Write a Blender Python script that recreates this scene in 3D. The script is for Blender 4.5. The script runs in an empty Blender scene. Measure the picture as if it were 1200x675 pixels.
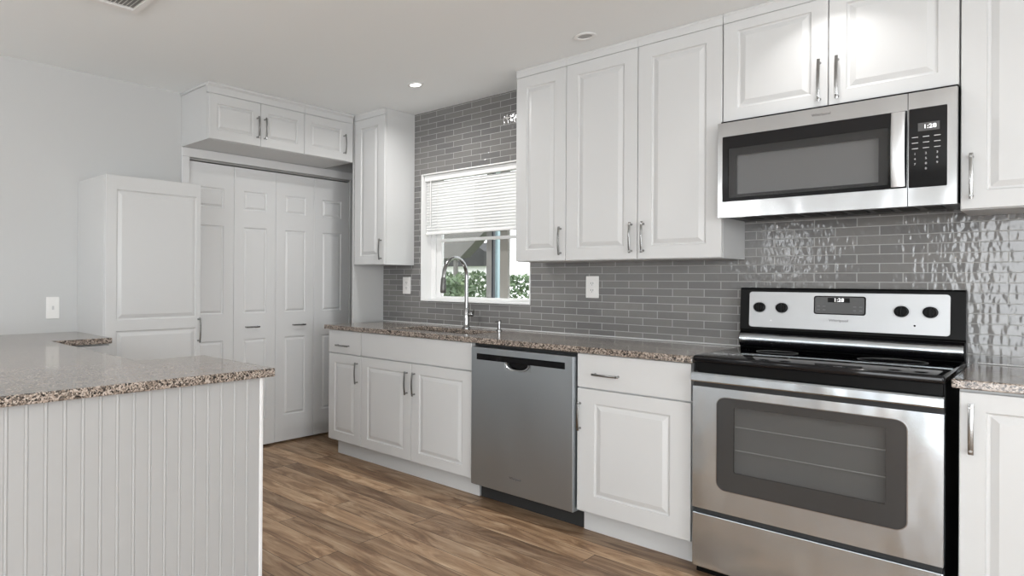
import bpy, bmesh, math, random
from mathutils import Matrix, Vector
PI = math.pi
random.seed(4)
SC = bpy.context.scene
COL = SC.collection
# ------------------------------------------------------------------ camera
cd = bpy.data.cameras.new('camera'); cam = bpy.data.objects.new('camera', cd); COL.objects.link(cam)
Fw = Vector((-0.76778, 0.64071, 0.00178)).normalized()
Rt = Vector((0.640706, 0.767758, 0.006636)).normalized()
Up = Rt.cross(Fw)
m = Matrix((Rt, Up, -Fw)).transposed().to_4x4()
m.translation = (1.0321, -3.6704, 1.2281)
cam.matrix_world = m
cd.sensor_fit = 'HORIZONTAL'; cd.sensor_width = 36.0
cd.lens = 751.45 / 1200 * 36.0
cd.shift_x = (600 - 357.683) / 1200
cd.shift_y = (326.711 - 337.5) / 1200
cd.clip_start = 0.02; cd.clip_end = 200
SC.camera = cam
SC.view_settings.view_transform = 'Standard'
SC.view_settings.look = 'None'
SC.view_settings.gamma = 1.0
SC.view_settings.use_curve_mapping = False
SC.view_settings.exposure = 0.06
# ------------------------------------------------------------------ sky and daylight
W = bpy.data.worlds.new('sky'); SC.world = W; W.use_nodes = True
bg = W.node_tree.nodes['Background']; bg.inputs[0].default_value = (0.93, 0.96, 1.0, 1); bg.inputs[1].default_value = 3.0

def area(name, loc, rot, sx, sy, power, color=(1, 1, 1)):
    l = bpy.data.lights.new(name, 'AREA'); l.shape = 'RECTANGLE'; l.size = sx; l.size_y = sy
    l.energy = power; l.color = color
    o = bpy.data.objects.new(name, l); COL.objects.link(o); o.location = loc; o.rotation_euler = rot
    return o
XW, XE, YS, ZC = -2.761, 3.9, -6.6, 2.458
X1 = -2.411
P_SOUTH, P_SW, P_EAST_FILL, P_SPOT, P_FILL_GLOBE = 92, 3, 40, 2.6, 42
# daylight falling in through the glass door and small window behind the camera
area('daylight', (1.80, YS + 0.02, 1.07), (PI/2, 0, 0), 3.0, 2.06, P_SOUTH, (0.93, 0.975, 1.0))
area('daylight', (-1.41, YS + 0.02, 1.67), (PI/2, 0, 0), 0.34, 0.6, P_SW, (0.93, 0.975, 1.0))
area('daylight', (XE - 0.02, -3.4, 1.35), (PI/2, 0, PI/2), 2.4, 1.5, P_EAST_FILL, (0.93, 0.975, 1.0))  # made-up east window light, added to brighten faces turned to +x

# ------------------------------------------------------------------ material helpers
MATS = {}
def mat(name, col, rough=0.5, metal=0.0, spec=0.5, coat=0.0, emit=None, estr=0.0, alpha=1.0):
    mt = bpy.data.materials.new(name); mt.use_nodes = True
    b = mt.node_tree.nodes['Principled BSDF']
    b.inputs['Base Color'].default_value = (*col, 1); b.inputs['Roughness'].default_value = rough
    b.inputs['Metallic'].default_value = metal; b.inputs['Specular IOR Level'].default_value = spec
    b.inputs['Coat Weight'].default_value = coat; b.inputs['Coat Roughness'].default_value = 0.05
    b.inputs['Alpha'].default_value = alpha
    if emit:
        b.inputs['Emission Color'].default_value = (*emit, 1); b.inputs['Emission Strength'].default_value = estr
    MATS[name] = mt
    return mt, mt.node_tree, b
def N(nt, t, **kw):
    n = nt.nodes.new(t)
    for k, v in kw.items(): setattr(n, k, v)
    return n
def coords(nt, scale=(1, 1, 1), rot=(0, 0, 0), loc=(0, 0, 0), which='Object'):
    tc = N(nt, 'ShaderNodeTexCoord'); mp = N(nt, 'ShaderNodeMapping')
    nt.links.new(tc.outputs[which], mp.inputs[0])
    mp.inputs['Scale'].default_value = scale; mp.inputs['Rotation'].default_value = rot; mp.inputs['Location'].default_value = loc
    return mp.outputs[0]
def noise(nt, vec, scale, detail=2.0, rough=0.5):
    n = N(nt, 'ShaderNodeTexNoise'); n.inputs['Scale'].default_value = scale
    n.inputs['Detail'].default_value = detail; n.inputs['Roughness'].default_value = rough
    nt.links.new(vec, n.inputs['Vector']); return n
def ramp(nt, fac, stops):
    r = N(nt, 'ShaderNodeValToRGB'); e = r.color_ramp.elements
    while len(e) < len(stops): e.new(0.5)
    for k, (p, c) in enumerate(stops):
        e[k].position = p; e[k].color = (*c, 1) if len(c) == 3 else c
    nt.links.new(fac, r.inputs[0]); return r.outputs[0]
def mixc(nt, fac, a, b, mode='MIX'):
    mx = N(nt, 'ShaderNodeMix', data_type='RGBA', blend_type=mode)
    if isinstance(fac, float): mx.inputs[0].default_value = fac
    else: nt.links.new(fac, mx.inputs[0])
    for s, v in ((6, a), (7, b)):
        if isinstance(v, tuple): mx.inputs[s].default_value = (*v, 1)
        else: nt.links.new(v, mx.inputs[s])
    return mx.outputs[2]
def bump(nt, b, h, strength, dist=0.001):
    bp = N(nt, 'ShaderNodeBump'); bp.inputs['Strength'].default_value = strength; bp.inputs['Distance'].default_value = dist
    nt.links.new(h, bp.inputs['Height']); nt.links.new(bp.outputs[0], b.inputs['Normal']); return bp

def paint(name, col, rough, nscale=260, bs=0.15):
    mt, nt, b = mat(name, col, rough)
    n = noise(nt, coords(nt), nscale, 2); bump(nt, b, n.outputs[0], bs, 0.0006)
paint('wall_paint', (0.53, 0.533, 0.528), 0.85)
paint('ceiling_paint', (0.87, 0.895, 0.90), 0.95, 120, 0.3)
paint('cabinet_white', (0.58, 0.583, 0.58), 0.38, 500, 0.02)
paint('door_white', (0.68, 0.685, 0.685), 0.5, 300, 0.04)
paint('trim_white', (0.66, 0.66, 0.66), 0.45, 300, 0.02)
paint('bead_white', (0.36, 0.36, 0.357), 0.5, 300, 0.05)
paint('plastic_white', (0.80, 0.79, 0.77), 0.35, 300, 0.01)
paint('vinyl_white', (0.85, 0.85, 0.84), 0.35, 300, 0.01)
paint('frame_grey', (0.30, 0.30, 0.29), 0.4)
paint('frame_dark', (0.035, 0.04, 0.05), 0.4)
paint('frame_greige', (0.32, 0.31, 0.28), 0.5)
paint('post_blue', (0.42, 0.55, 0.60), 0.6)
mt, nt, b = mat('blind_slat', (0.9, 0.9, 0.89), 0.5)
tl = N(nt, 'ShaderNodeBsdfTranslucent'); tl.inputs[0].default_value = (0.9, 0.9, 0.88, 1); ms = N(nt, 'ShaderNodeMixShader'); ms.inputs[0].default_value = 0.2
nt.links.new(b.outputs[0], ms.inputs[1]); nt.links.new(tl.outputs[0], ms.inputs[2]); nt.links.new(ms.outputs[0], nt.nodes['Material Output'].inputs[0])
paint('black_plastic', (0.005, 0.005, 0.005), 0.3, 300, 0.01); MATS['black_plastic'].node_tree.nodes['Principled BSDF'].inputs['Specular IOR Level'].default_value = 0.1
paint('rubber_black', (0.02, 0.02, 0.02), 0.7)
mat('lens_glow', (1, 1, 1), 0.5, emit=(1, 0.98, 0.94), estr=9.0)
mat('lens_off', (0.40, 0.40, 0.40), 0.4)
mat('fill_globe_glow', (1, 1, 1), 0.5, emit=(0.97, 0.985, 1.0), estr=P_FILL_GLOBE)  # glow of the added fill globes
mat('digit_glow', (1, 1, 1), 0.5, emit=(1, 1, 1), estr=1.3)
mat('print_grey', (0.10, 0.10, 0.10), 0.5)
mat('print_pale', (0.55, 0.55, 0.55), 0.5)
mat('gloss_black', (0.005, 0.005, 0.006), 0.07, spec=0.35)
mat('screen_grey', (0.08, 0.08, 0.08), 0.25)
mat('oven_frame_glass', (0.04, 0.04, 0.04), 0.16)
mat('oven_inner', (0.42, 0.42, 0.41), 0.45)
mat('micro_inner', (0.42, 0.42, 0.42), 0.5)
mat('rack_wire', (0.9, 0.9, 0.9), 0.5)
mat('nickel', (0.70, 0.71, 0.72), 0.36, 1.0)
mat('pull_steel', (0.32, 0.32, 0.315), 0.22, 1.0)
mat('chrome', (0.36, 0.36, 0.36), 0.18, 1.0)
mat('spray_grey', (0.14, 0.14, 0.135), 0.35, 0.6)
mat('dark_gap', (0.01, 0.01, 0.01), 0.9)
mt, nt, b = mat('tinted_glass', (0.03, 0.03, 0.03), 0.05, alpha=0.36)
mt, nt, b = mat('micro_glass', (0.02, 0.02, 0.02), 0.05, alpha=0.26)
# window pane: see-through with a faint reflection
mt, nt, b = mat('window_glass', (1, 1, 1), 0.0)
tr = N(nt, 'ShaderNodeBsdfTransparent'); gl = N(nt, 'ShaderNodeBsdfGlossy'); gl.inputs['Roughness'].default_value = 0.0
fr = N(nt, 'ShaderNodeFresnel'); fr.inputs[0].default_value = 1.35; ms = N(nt, 'ShaderNodeMixShader')
nt.links.new(fr.outputs[0], ms.inputs[0]); nt.links.new(tr.outputs[0], ms.inputs[1]); nt.links.new(gl.outputs[0], ms.inputs[2])
nt.links.new(ms.outputs[0], nt.nodes['Material Output'].inputs[0])

# stainless: brushed, slightly rolling sheet
def steel(name, col, rough, aniso, roll=0.35, rscale=(3, 3, 1.2), grain=(2, 2, 260)):
    mt, nt, b = mat(name, col, rough, 1.0)
    g = noise(nt, coords(nt, grain), 6, 3)
    r = N(nt, 'ShaderNodeMapRange'); r.inputs[3].default_value = rough - 0.06; r.inputs[4].default_value = rough + 0.08
    nt.links.new(g.outputs[0], r.inputs[0]); nt.links.new(r.outputs[0], b.inputs['Roughness'])
    w = noise(nt, coords(nt, rscale), 2.2, 1.5); bump(nt, b, w.outputs[0], roll, 0.02)
    b.inputs['Anisotropic'].default_value = aniso
    tg = N(nt, 'ShaderNodeTangent'); tg.direction_type = 'RADIAL'; tg.axis = 'Z'
    nt.links.new(tg.outputs[0], b.inputs['Tangent'])
steel('steel_range', (0.58, 0.635, 0.68), 0.22, 0.6, 0.5)
steel('steel_washer', (0.385, 0.415, 0.435), 0.40, 0.5, 0.3)
steel('steel_micro', (0.50, 0.505, 0.51), 0.22, 0.5, 0.4)
steel('steel_panel', (0.42, 0.425, 0.43), 0.42, 0.2, 0.02)
steel('steel_sink', (0.45, 0.44, 0.43), 0.3, 0.0, 0.02)

# grey glass subway tile
mt, nt, b = mat('glass_tile', (0.2, 0.2, 0.2), 0.08, spec=0.6)
tc = N(nt, 'ShaderNodeTexCoord'); sp = N(nt, 'ShaderNodeSeparateXYZ'); cb = N(nt, 'ShaderNodeCombineXYZ')
nt.links.new(tc.outputs['Object'], sp.inputs[0])
ax = N(nt, 'ShaderNodeMath', operation='ADD'); ax.inputs[1].default_value = 0.629 + 0.15 * 60
az = N(nt, 'ShaderNodeMath', operation='ADD'); az.inputs[1].default_value = -1.275 + 0.0405 * 80
nt.links.new(sp.outputs[0], ax.inputs[0]); nt.links.new(sp.outputs[2], az.inputs[0])
nt.links.new(ax.outputs[0], cb.inputs[0]); nt.links.new(az.outputs[0], cb.inputs[1])
br = N(nt, 'ShaderNodeTexBrick'); br.offset = 0.5; br.offset_frequency = 2
nt.links.new(cb.outputs[0], br.inputs['Vector'])
br.inputs['Scale'].default_value = 1.0; br.inputs['Brick Width'].default_value = 0.15; br.inputs['Row Height'].default_value = 0.0405
br.inputs['Mortar Size'].default_value = 0.0021; br.inputs['Mortar Smooth'].default_value = 0.3; br.inputs['Bias'].default_value = 0.0
br.inputs['Color1'].default_value = (0.150, 0.148, 0.146, 1); br.inputs['Color2'].default_value = (0.198, 0.192, 0.184, 1)
br.inputs['Mortar'].default_value = (0.36, 0.36, 0.35, 1)
nt.links.new(br.outputs['Color'], b.inputs['Base Color'])
rr = N(nt, 'ShaderNodeMapRange'); rr.inputs[3].default_value = 0.09; rr.inputs[4].default_value = 0.7
nt.links.new(br.outputs['Fac'], rr.inputs[0]); nt.links.new(rr.outputs[0], b.inputs['Roughness'])
wv = noise(nt, coords(nt, (1.5, 1, 0.7)), 34, 1.0, 0.4)
hm = N(nt, 'ShaderNodeMath', operation='MULTIPLY_ADD'); hm.inputs[1].default_value = -0.35
nt.links.new(br.outputs['Fac'], hm.inputs[0]); nt.links.new(wv.outputs[0], hm.inputs[2])
bump(nt, b, hm.outputs[0], 0.34, 0.004)

# granite
def granite(name, c0, c1, c2, c3, rough=0.16):
    mt, nt, b = mat(name, c1, rough, coat=0.30)
    v = coords(nt)
    d = noise(nt, v, 60, 2); dv = mixc(nt, 0.012, v, d.outputs[1])
    vo = N(nt, 'ShaderNodeTexVoronoi'); vo.inputs['Scale'].default_value = 230; nt.links.new(dv, vo.inputs['Vector'])
    sepc = N(nt, 'ShaderNodeSeparateColor'); nt.links.new(vo.outputs['Color'], sepc.inputs[0])
    n1 = noise(nt, v, 38, 4, 0.7)
    ad = N(nt, 'ShaderNodeMath', operation='ADD'); nt.links.new(sepc.outputs[0], ad.inputs[0]); nt.links.new(n1.outputs[0], ad.inputs[1])
    hf = N(nt, 'ShaderNodeMath', operation='MULTIPLY'); hf.inputs[1].default_value = 0.5; nt.links.new(ad.outputs[0], hf.inputs[0])
    c = ramp(nt, hf.outputs[0], [(0.29, c0), (0.42, c1), (0.55, c2), (0.70, c3)])
    nt.links.new(c, b.inputs['Base Color'])
granite('granite', (0.014, 0.013, 0.012), (0.12, 0.098, 0.082), (0.27, 0.215, 0.175), (0.44, 0.38, 0.33))
# floor planks running along x
mt, nt, b = mat('wood_planks', (0.3, 0.2, 0.12), 0.42, spec=0.35)
v = coords(nt, (1, 1, 1), loc=(20.3, 20.06, 0))
bk = N(nt, 'ShaderNodeTexBrick'); bk.offset = 0.37; bk.offset_frequency = 3; nt.links.new(v, bk.inputs['Vector'])
for k, val in (('Scale', 1.0), ('Brick Width', 1.2), ('Row Height', 0.125), ('Mortar Size', 0.0015), ('Mortar Smooth', 0.1), ('Bias', 0.0)): bk.inputs[k].default_value = val
bk.inputs['Color1'].default_value = (0, 0, 0, 1); bk.inputs['Color2'].default_value = (1, 1, 1, 1); bk.inputs['Mortar'].default_value = (0.5, 0.5, 0.5, 1)
sb = N(nt, 'ShaderNodeSeparateColor'); nt.links.new(bk.outputs['Color'], sb.inputs[0])
# shift the grain per plank
cx = N(nt, 'ShaderNodeCombineXYZ'); mm = N(nt, 'ShaderNodeMath', operation='MULTIPLY'); mm.inputs[1].default_value = 37.0
nt.links.new(sb.outputs[0], mm.inputs[0]); nt.links.new(mm.outputs[0], cx.inputs[2]); nt.links.new(mm.outputs[0], cx.inputs[0])
va = N(nt, 'ShaderNodeVectorMath', operation='ADD'); nt.links.new(coords(nt, (1.5, 6.5, 1)), va.inputs[0]); nt.links.new(cx.outputs[0], va.inputs[1])
g1 = noise(nt, va.outputs[0], 2.0, 8, 0.62); g1.inputs['Distortion'].default_value = 1.1
vb = N(nt, 'ShaderNodeVectorMath', operation='ADD'); nt.links.new(coords(nt, (2, 60, 1)), vb.inputs[0]); nt.links.new(cx.outputs[0], vb.inputs[1])
g2 = noise(nt, vb.outputs[0], 3.0, 3, 0.6)
c1 = ramp(nt, g1.outputs[0], [(0.28, (0.20, 0.118, 0.07)), (0.41, (0.31, 0.19, 0.11)), (0.52, (0.47, 0.315, 0.195)), (0.66, (0.62, 0.46, 0.31))])
c2 = ramp(nt, g2.outputs[0], [(0.3, (0.80, 0.80, 0.80)), (0.6, (1.03, 1.03, 1.03))])
c3 = mixc(nt, 1.0, c1, c2, 'MULTIPLY')
tone = ramp(nt, sb.outputs[0], [(0.0, (0.50, 0.475, 0.46)), (0.5, (0.76, 0.74, 0.72)), (1.0, (1.0, 0.97, 0.93))])
c4 = mixc(nt, 1.0, c3, tone, 'MULTIPLY')
c5 = mixc(nt, bk.outputs['Fac'], c4, (0.05, 0.033, 0.022))
nt.links.new(c5, b.inputs['Base Color']); bump(nt, b, g2.outputs[0], 0.12, 0.001)
# outside
mt, nt, b = mat('leaf_green', (0.09, 0.17, 0.06), 0.7)
n = noise(nt, coords(nt), 5, 3)
nt.links.new(ramp(nt, n.outputs[0], [(0.3, (0.06, 0.10, 0.05)), (0.55, (0.13, 0.19, 0.10)), (0.75, (0.24, 0.30, 0.16))]), b.inputs['Base Color'])
mat('roof_dark', (0.035, 0.035, 0.035), 0.8); mat('siding_white', (0.9, 0.9, 0.88), 0.7)
mat('eave_grey', (0.13, 0.125, 0.115), 0.8); mat('lawn', (0.15, 0.2, 0.08), 0.9); mat('bark', (0.12, 0.09, 0.06), 0.9)

# ------------------------------------------------------------------ mesh helpers
class MB:
    def __init__(s): s.bm = bmesh.new()
    def box(s, x0, x1, y0, y1, z0, z1, bev=0.0, seg=2):
        vs = [s.bm.verts.new((x, y, z)) for x in (x0, x1) for y in (y0, y1) for z in (z0, z1)]
        fs = [(0, 1, 3, 2), (4, 6, 7, 5), (0, 4, 5, 1), (2, 3, 7, 6), (0, 2, 6, 4), (1, 5, 7, 3)]
        F = [s.bm.faces.new([vs[i] for i in f]) for f in fs]
        if bev > 0:
            es = set(e for f in F for e in f.edges)
            bmesh.ops.bevel(s.bm, geom=list(es), offset=bev, segments=seg, affect='EDGES', profile=0.5)
        return s
    def prism(s, pts, axis, a, b):
        """closed polygon pts swept along axis ('x','y','z') from a to b"""
        def mk(p, t):
            return {'x': (t, p[0], p[1]), 'y': (p[0], t, p[1]), 'z': (p[0], p[1], t)}[axis]
        A = [s.bm.verts.new(mk(p, a)) for p in pts]; B = [s.bm.verts.new(mk(p, b)) for p in pts]
        s.bm.faces.new(A[::-1]); s.bm.faces.new(B); n = len(pts)
        for i in range(n): s.bm.faces.new((A[i], A[(i+1) % n], B[(i+1) % n], B[i]))
        return s
    def rings(s, rings, cap0=True, cap1=True, close=True):
        R = [[s.bm.verts.new(p) for p in r] for r in rings]
        for a, b in zip(R, R[1:]):
            n = len(a)
            for i in range(n if close else n - 1):
                s.bm.faces.new((a[i], a[(i+1) % n], b[(i+1) % n], b[i]))
        if cap0: s.bm.faces.new(R[0][::-1])
        if cap1: s.bm.faces.new(R[-1])
        return s
    def lathe(s, prof, c, axis='z', seg=24):
        """prof: (radius, height) pairs"""
        rg = []
        for r, h in prof:
            ring = []
            for k in range(seg):
                t = 2 * PI * k / seg; u, v = max(r, 1e-5) * math.cos(t), max(r, 1e-5) * math.sin(t)
                ring.append({'z': (c[0]+u, c[1]+v, c[2]+h), 'y': (c[0]+u, c[1]+h, c[2]+v), 'x': (c[0]+h, c[1]+u, c[2]+v)}[axis])
            rg.append(ring)
        return s.rings(rg)
    def tube(s, pts, r, seg=14, flat=None, side=Vector((1, 0, 0))):
        """round (or flat = (width, thickness)) tube along pts"""
        pts = [Vector(p) for p in pts]; rg = []
        rr_ = r if isinstance(r, (list, tuple)) else [r] * len(pts)
        for i, p in enumerate(pts):
            t = (pts[min(i+1, len(pts)-1)] - pts[max(i-1, 0)]).normalized()
            a = side - t * side.dot(t)
            if a.length < 1e-4: a = Vector((0, 0, 1)) - t * t.z
            a.normalize(); bb = t.cross(a)
            w = (flat[0]/2, flat[1]/2) if flat else (rr_[i], rr_[i])
            e = 0.6 if flat else 1.0
            ring = []
            for k in range(seg):
                q = 2 * PI * k / seg; cq, sq = math.cos(q), math.sin(q)
                ring.append(p + a * w[0] * math.copysign(abs(cq) ** e, cq) + bb * w[1] * math.copysign(abs(sq) ** e, sq))
            rg.append(ring)
        return s.rings(rg)
    def build(s, name, m, parent=None, smooth=False, loc=None):
        bmesh.ops.recalc_face_normals(s.bm, faces=s.bm.faces)
        me = bpy.data.meshes.new(name); s.bm.to_mesh(me); s.bm.free()
        me.materials.append(MATS[m])
        if smooth:
            for p in me.polygons: p.use_smooth = True
            try: me.set_sharp_from_angle(angle=math.radians(40))
            except Exception: pass
        o = bpy.data.objects.new(name, me); COL.objects.link(o)
        if parent: o.parent = parent
        if loc: o.location = loc
        return o
def thing(name, label, cat, loc=(0, 0, 0), rz=0, group=None):
    o = bpy.data.objects.new(name, None); COL.objects.link(o); o.location = loc; o.rotation_euler = (0, 0, rz)
    o['label'] = label; o['category'] = cat
    if group: o['group'] = group
    return o
def tag(o, label, cat, group=None):
    o['label'] = label; o['category'] = cat
    if group: o['group'] = group
    return o
def struct(o): o['kind'] = 'structure'; return o
def sempty(name, loc=(0, 0, 0), rz=0):
    o = bpy.data.objects.new(name, None); COL.objects.link(o); o.location = loc; o.rotation_euler = (0, 0, rz); o['kind'] = 'structure'; return o
def rrect(x0, x1, z0, z1, r, n=6):
    pts = []
    for cx_, cz_, a0 in ((x1-r, z1-r, 0), (x0+r, z1-r, 90), (x0+r, z0+r, 180), (x1-r, z0+r, 270)):
        for k in range(n+1):
            a = math.radians(a0 + 90*k/n); pts.append((cx_ + r*math.cos(a), cz_ + r*math.sin(a)))
    return pts
def holed(mb, X, Z, hole, y0, y1, axis='y'):
    """slab over X x Z with rectangular holes; X, Z grids; hole = set of cell indexes"""
    def mk(a, t, c): return {'y': (a, t, c), 'x': (t, a, c), 'z': (a, c, t)}[axis]
    vs = {}
    def V(i, j, k):
        if (i, j, k) not in vs: vs[(i, j, k)] = mb.bm.verts.new(mk(X[i], (y0, y1)[k], Z[j]))
        return vs[(i, j, k)]
    full = lambda i, j: 0 <= i < len(X)-1 and 0 <= j < len(Z)-1 and (i, j) not in hole
    for i in range(len(X)-1):
        for j in range(len(Z)-1):
            if not full(i, j): continue
            for k in (0, 1): mb.bm.faces.new((V(i, j, k), V(i+1, j, k), V(i+1, j+1, k), V(i, j+1, k)))
            for (di, dj, a, b_) in ((-1, 0, (i, j), (i, j+1)), (1, 0, (i+1, j), (i+1, j+1)), (0, -1, (i, j), (i+1, j)), (0, 1, (i, j+1), (i+1, j+1))):
                if not full(i+di, j+dj): mb.bm.faces.new((V(*a, 0), V(*b_, 0), V(*b_, 1), V(*a, 1)))
    return mb
def text(name, body, size, loc, m, parent, rx=PI/2, bold=0.0, italic=0.0, align='CENTER'):
    cu = bpy.data.curves.new(name, 'FONT'); cu.body = body; cu.size = size; cu.extrude = 0.0006; cu.offset = bold; cu.shear = italic
    cu.align_x = align; cu.align_y = 'CENTER'
    t = bpy.data.objects.new(name, cu); COL.objects.link(t)
    dg = bpy.context.evaluated_depsgraph_get(); me = bpy.data.meshes.new_from_object(t.evaluated_get(dg))
    bpy.data.objects.remove(t)
    me.materials.clear(); me.materials.append(MATS[m])
    o = bpy.data.objects.new(name, me); COL.objects.link(o); o.parent = parent; o.location = loc; o.rotation_euler = (rx, 0, 0)
    return o

def door_mesh(w, h, panels, t=0.02, g=0.0015, d=0.0075, wide=0.028):
    """raised-panel door, local x 0..w, z 0..h, front at y = 0, back at y = t. panels: rects (x0,x1,z0,z1)"""
    mb = MB(); bm = mb.bm
    X0, X1_, Z0, Z1 = g, w-g, g, h-g
    # front frame as grid with holes
    xs = sorted({X0+.002, X1_-.002, *[p[0] for p in panels], *[p[1] for p in panels]})
    zs = sorted({Z0+.002, Z1-.002, *[p[2] for p in panels], *[p[3] for p in panels]})
    vs = {}
    def V(x, z):
        k = (round(x, 5), round(z, 5))
        if k not in vs: vs[k] = bm.verts.new((x, 0, z))
        return vs[k]
    for i in range(len(xs)-1):
        for j in range(len(zs)-1):
            cx_, cz_ = (xs[i]+xs[i+1])/2, (zs[j]+zs[j+1])/2
            if any(p[0] < cx_ < p[1] and p[2] < cz_ < p[3] for p in panels): continue
            bm.faces.new((V(xs[i], zs[j]), V(xs[i+1], zs[j]), V(xs[i+1], zs[j+1]), V(xs[i], zs[j+1])))
    def ring(i, y, p): return [bm.verts.new(c) for c in ((p[0]+i, y, p[2]+i), (p[1]-i, y, p[2]+i), (p[1]-i, y, p[3]-i), (p[0]+i, y, p[3]-i))]
    def link(a, b_):
        for k in range(4): bm.faces.new((a[k], a[(k+1) % 4], b_[(k+1) % 4], b_[k]))
    for p in panels:
        r0 = ring(0, 0, p); prev = r0
        for i, y in ((.003, d*.75), (.007, d), (.011, d), (.014, d*.8), (wide, .001), (wide+.003, .0)):
            r = ring(i, y, p); link(prev, r); prev = r
        bm.faces.new(prev)
    # sides and back (border ring, rounded)
    o = (X0, X1_, Z0, Z1)
    a = ring(.002, 0, o); r1 = ring(0, .002, o); r2 = ring(0, t, o); link(a, r1); link(r1, r2); bm.faces.new(r2)
    bmesh.ops.remove_doubles(bm, verts=bm.verts, dist=1e-5)
    return mb
def door(parent, x0, x1, z0, z1, y, fw=0.055, m='cabinet_white', name='door', panels=None, top=None, wide=0.028):
    w, h = x1-x0, z1-z0
    if panels is None: panels = [(fw, w-fw, fw, h-(top or fw))]
    return door_mesh(w, h, panels, wide=wide).build(name, m, parent, loc=(x0, y, z0))
def flat_front(parent, x0, x1, z0, z1, y, name='drawer'):
    return MB().box(.0015, x1-x0-.0015, 0, .02, .0015, z1-z0-.0015, .002).build(name, 'cabinet_white', parent, loc=(x0, y, z0))
def pull(parent, x, z, L=0.15, vert=True, m='pull_steel', w=0.011, proj=0.03):
    """bow pull on its door; x,z = centre in the door's coordinates, door front y = 0"""
    mb = MB(); n = 10; pts = []
    for k in range(n+1):
        s_ = -1 + 2*k/n; off = proj - 0.008*s_*s_
        pts.append((x, -off, z + s_*L/2) if vert else (x + s_*L/2, -off, z))
    side = Vector((1, 0, 0)) if vert else Vector((0, 0, 1))
    mb.tube(pts, 0.004, 10, flat=(w, 0.006), side=side)
    for s_ in (-.86, .86):
        c = (x, -proj+.004, z+s_*L/2) if vert else (x+s_*L/2, -proj+.004, z)
        mb.tube([(c[0], c[1]-.002, c[2]), (c[0], -.004, c[2]), (c[0], 0.001, c[2])], [.0045, .0045, .0065], 10, side=Vector((1, 0, 0)))
    return mb.build('handle', m, parent, smooth=True)

# ------------------------------------------------------------------ room shell
TH = 0.2
struct(MB().box(XW-.5, XE+.2, YS-.2, 0.2, -0.1, 0).build('floor', 'wood_planks'))
struct(MB().box(XW-.5, XE+.2, YS-.2, 0.2, ZC, ZC+.1).build('ceiling', 'ceiling_paint'))
WX0, WX1, WZ0, WZ1 = -2.04, -1.155, 1.08, 2.007
mb = MB(); holed(mb, [XW-.3, WX0, WX1, XE+.2], [0, WZ0, WZ1, ZC], {(1, 1)}, 0, TH)
wn = struct(mb.build('wall_north', 'glass_tile'))
mb = MB(); holed(mb, [YS, -1.528, -0.03, 0], [0, 2.045, ZC], {(1, 0)}, XW-.12, XW, 'x'); struct(mb.build('wall_west', 'wall_paint'))
struct(MB().box(XW-.26, XW-.22, -1.7, 0, 0, ZC).build('wall_closet', 'wall_paint'))
mb = MB(); holed(mb, [XW-.3, -1.58, -1.24, .30, 3.30, XE+.2], [0, .001, 1.37, 1.97, 2.1, ZC], {(3, 1), (3, 2), (3, 3), (1, 2), (3, 0)}, YS-.15, YS, 'y'); struct(mb.build('wall_south', 'wall_paint'))
mb = MB(); holed(mb, [YS, -4.6, -2.2, 0], [0, .6, 2.1, ZC], {(1, 1)}, XE, XE+.15, 'x'); struct(mb.build('wall_east', 'wall_paint'))  # window opening invented for the added east light
# short wall closing the closet recess beside the corner wall cabinet
struct(MB().box(X1-.022, X1-.003, -.322, -.001, 0, ZC).build('wall_closet_side', 'wall_paint'))
# white caulk line at the foot of the tile
struct(MB().box(X1, -.012, -.006, -.0005, .9145, .9215, .002).build('trim_1', 'trim_white'))
struct(MB().box(.79, 1.9, -.006, -.0005, .9145, .9195, .002).build('trim_2', 'trim_white'))
# closet casing: head and left jamb
t3 = struct(MB().box(XW+.001, XW+.018, -1.585, -.001, 2.045, 2.104, .003).build('trim_3', 'trim_white'))
t4 = struct(MB().box(XW+.001, XW+.018, -1.585, -1.528, 0, 2.0445, .003).build('trim_4', 'trim_white'))
# bifold closet doors (local x runs along the wall, front faces the room)
dm = (.10, .075)
def bifold(n, y0, wl, hx):
    r = sempty('door_%d' % n, (XW-.014, y0, 0), PI/2)
    for k in range(2):
        w = wl
        p = [(.085, w-.085, 1.725, 1.862), (.085, w-.085, .985, 1.602), (.085, w-.085, .21, .80)]
        o = door_mesh(w, 2.012, [(a, b, c-.015, d-.015) for a, b, c, d in p], t=.032, g=.0012, d=.009, wide=.022)
        lf = o.build('leaf', 'door_white', r, loc=(k*w, 0, .015))
        if k == hx: pull(lf, w/2 + (-.03 if hx else .03), .872, .12, False)
    return r
bifold(1, -1.526, .3735, 1)
bifold(2, -.779, .3735, 0)
struct(MB().box(XW-.05, XW-.01, -1.527, -.031, 2.032, 2.044).build('trim_5', 'frame_grey'))

# window over the sink
wr = sempty('window_1', (0, 0, 0))
mb = MB(); G = .001
mb.box(WX0+G, WX0+.008, -.004, .13, WZ0+G, WZ1-G); mb.box(WX1-.008, WX1-G, -.004, .13, WZ0+G, WZ1-G)
mb.box(WX0+.008, WX1-.008, -.004, .13, WZ1-.008, WZ1-G)
mb.build('liner', 'vinyl_white', wr)
MB().box(WX0+.008, WX1-.008, -.010, .13, WZ0+G, WZ0+.012, .002).build('sill', 'vinyl_white', wr)
mb = MB(); fy0, fy1 = .105, .165
mb.box(WX0+.008, WX0+.045, fy0, fy1, WZ0+.012, WZ1-.008, .003); mb.box(WX1-.04, WX1-.008, fy0, fy1, WZ0+.012, WZ1-.008, .003)
mb.box(WX0+.045, WX1-.04, fy0, fy1, WZ0+.012, WZ0+.034, .003); mb.box(WX0+.045, WX1-.04, fy0, fy1, WZ1-.035, WZ1-.008, .003)
mb.build('frame', 'vinyl_white', wr)
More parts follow.
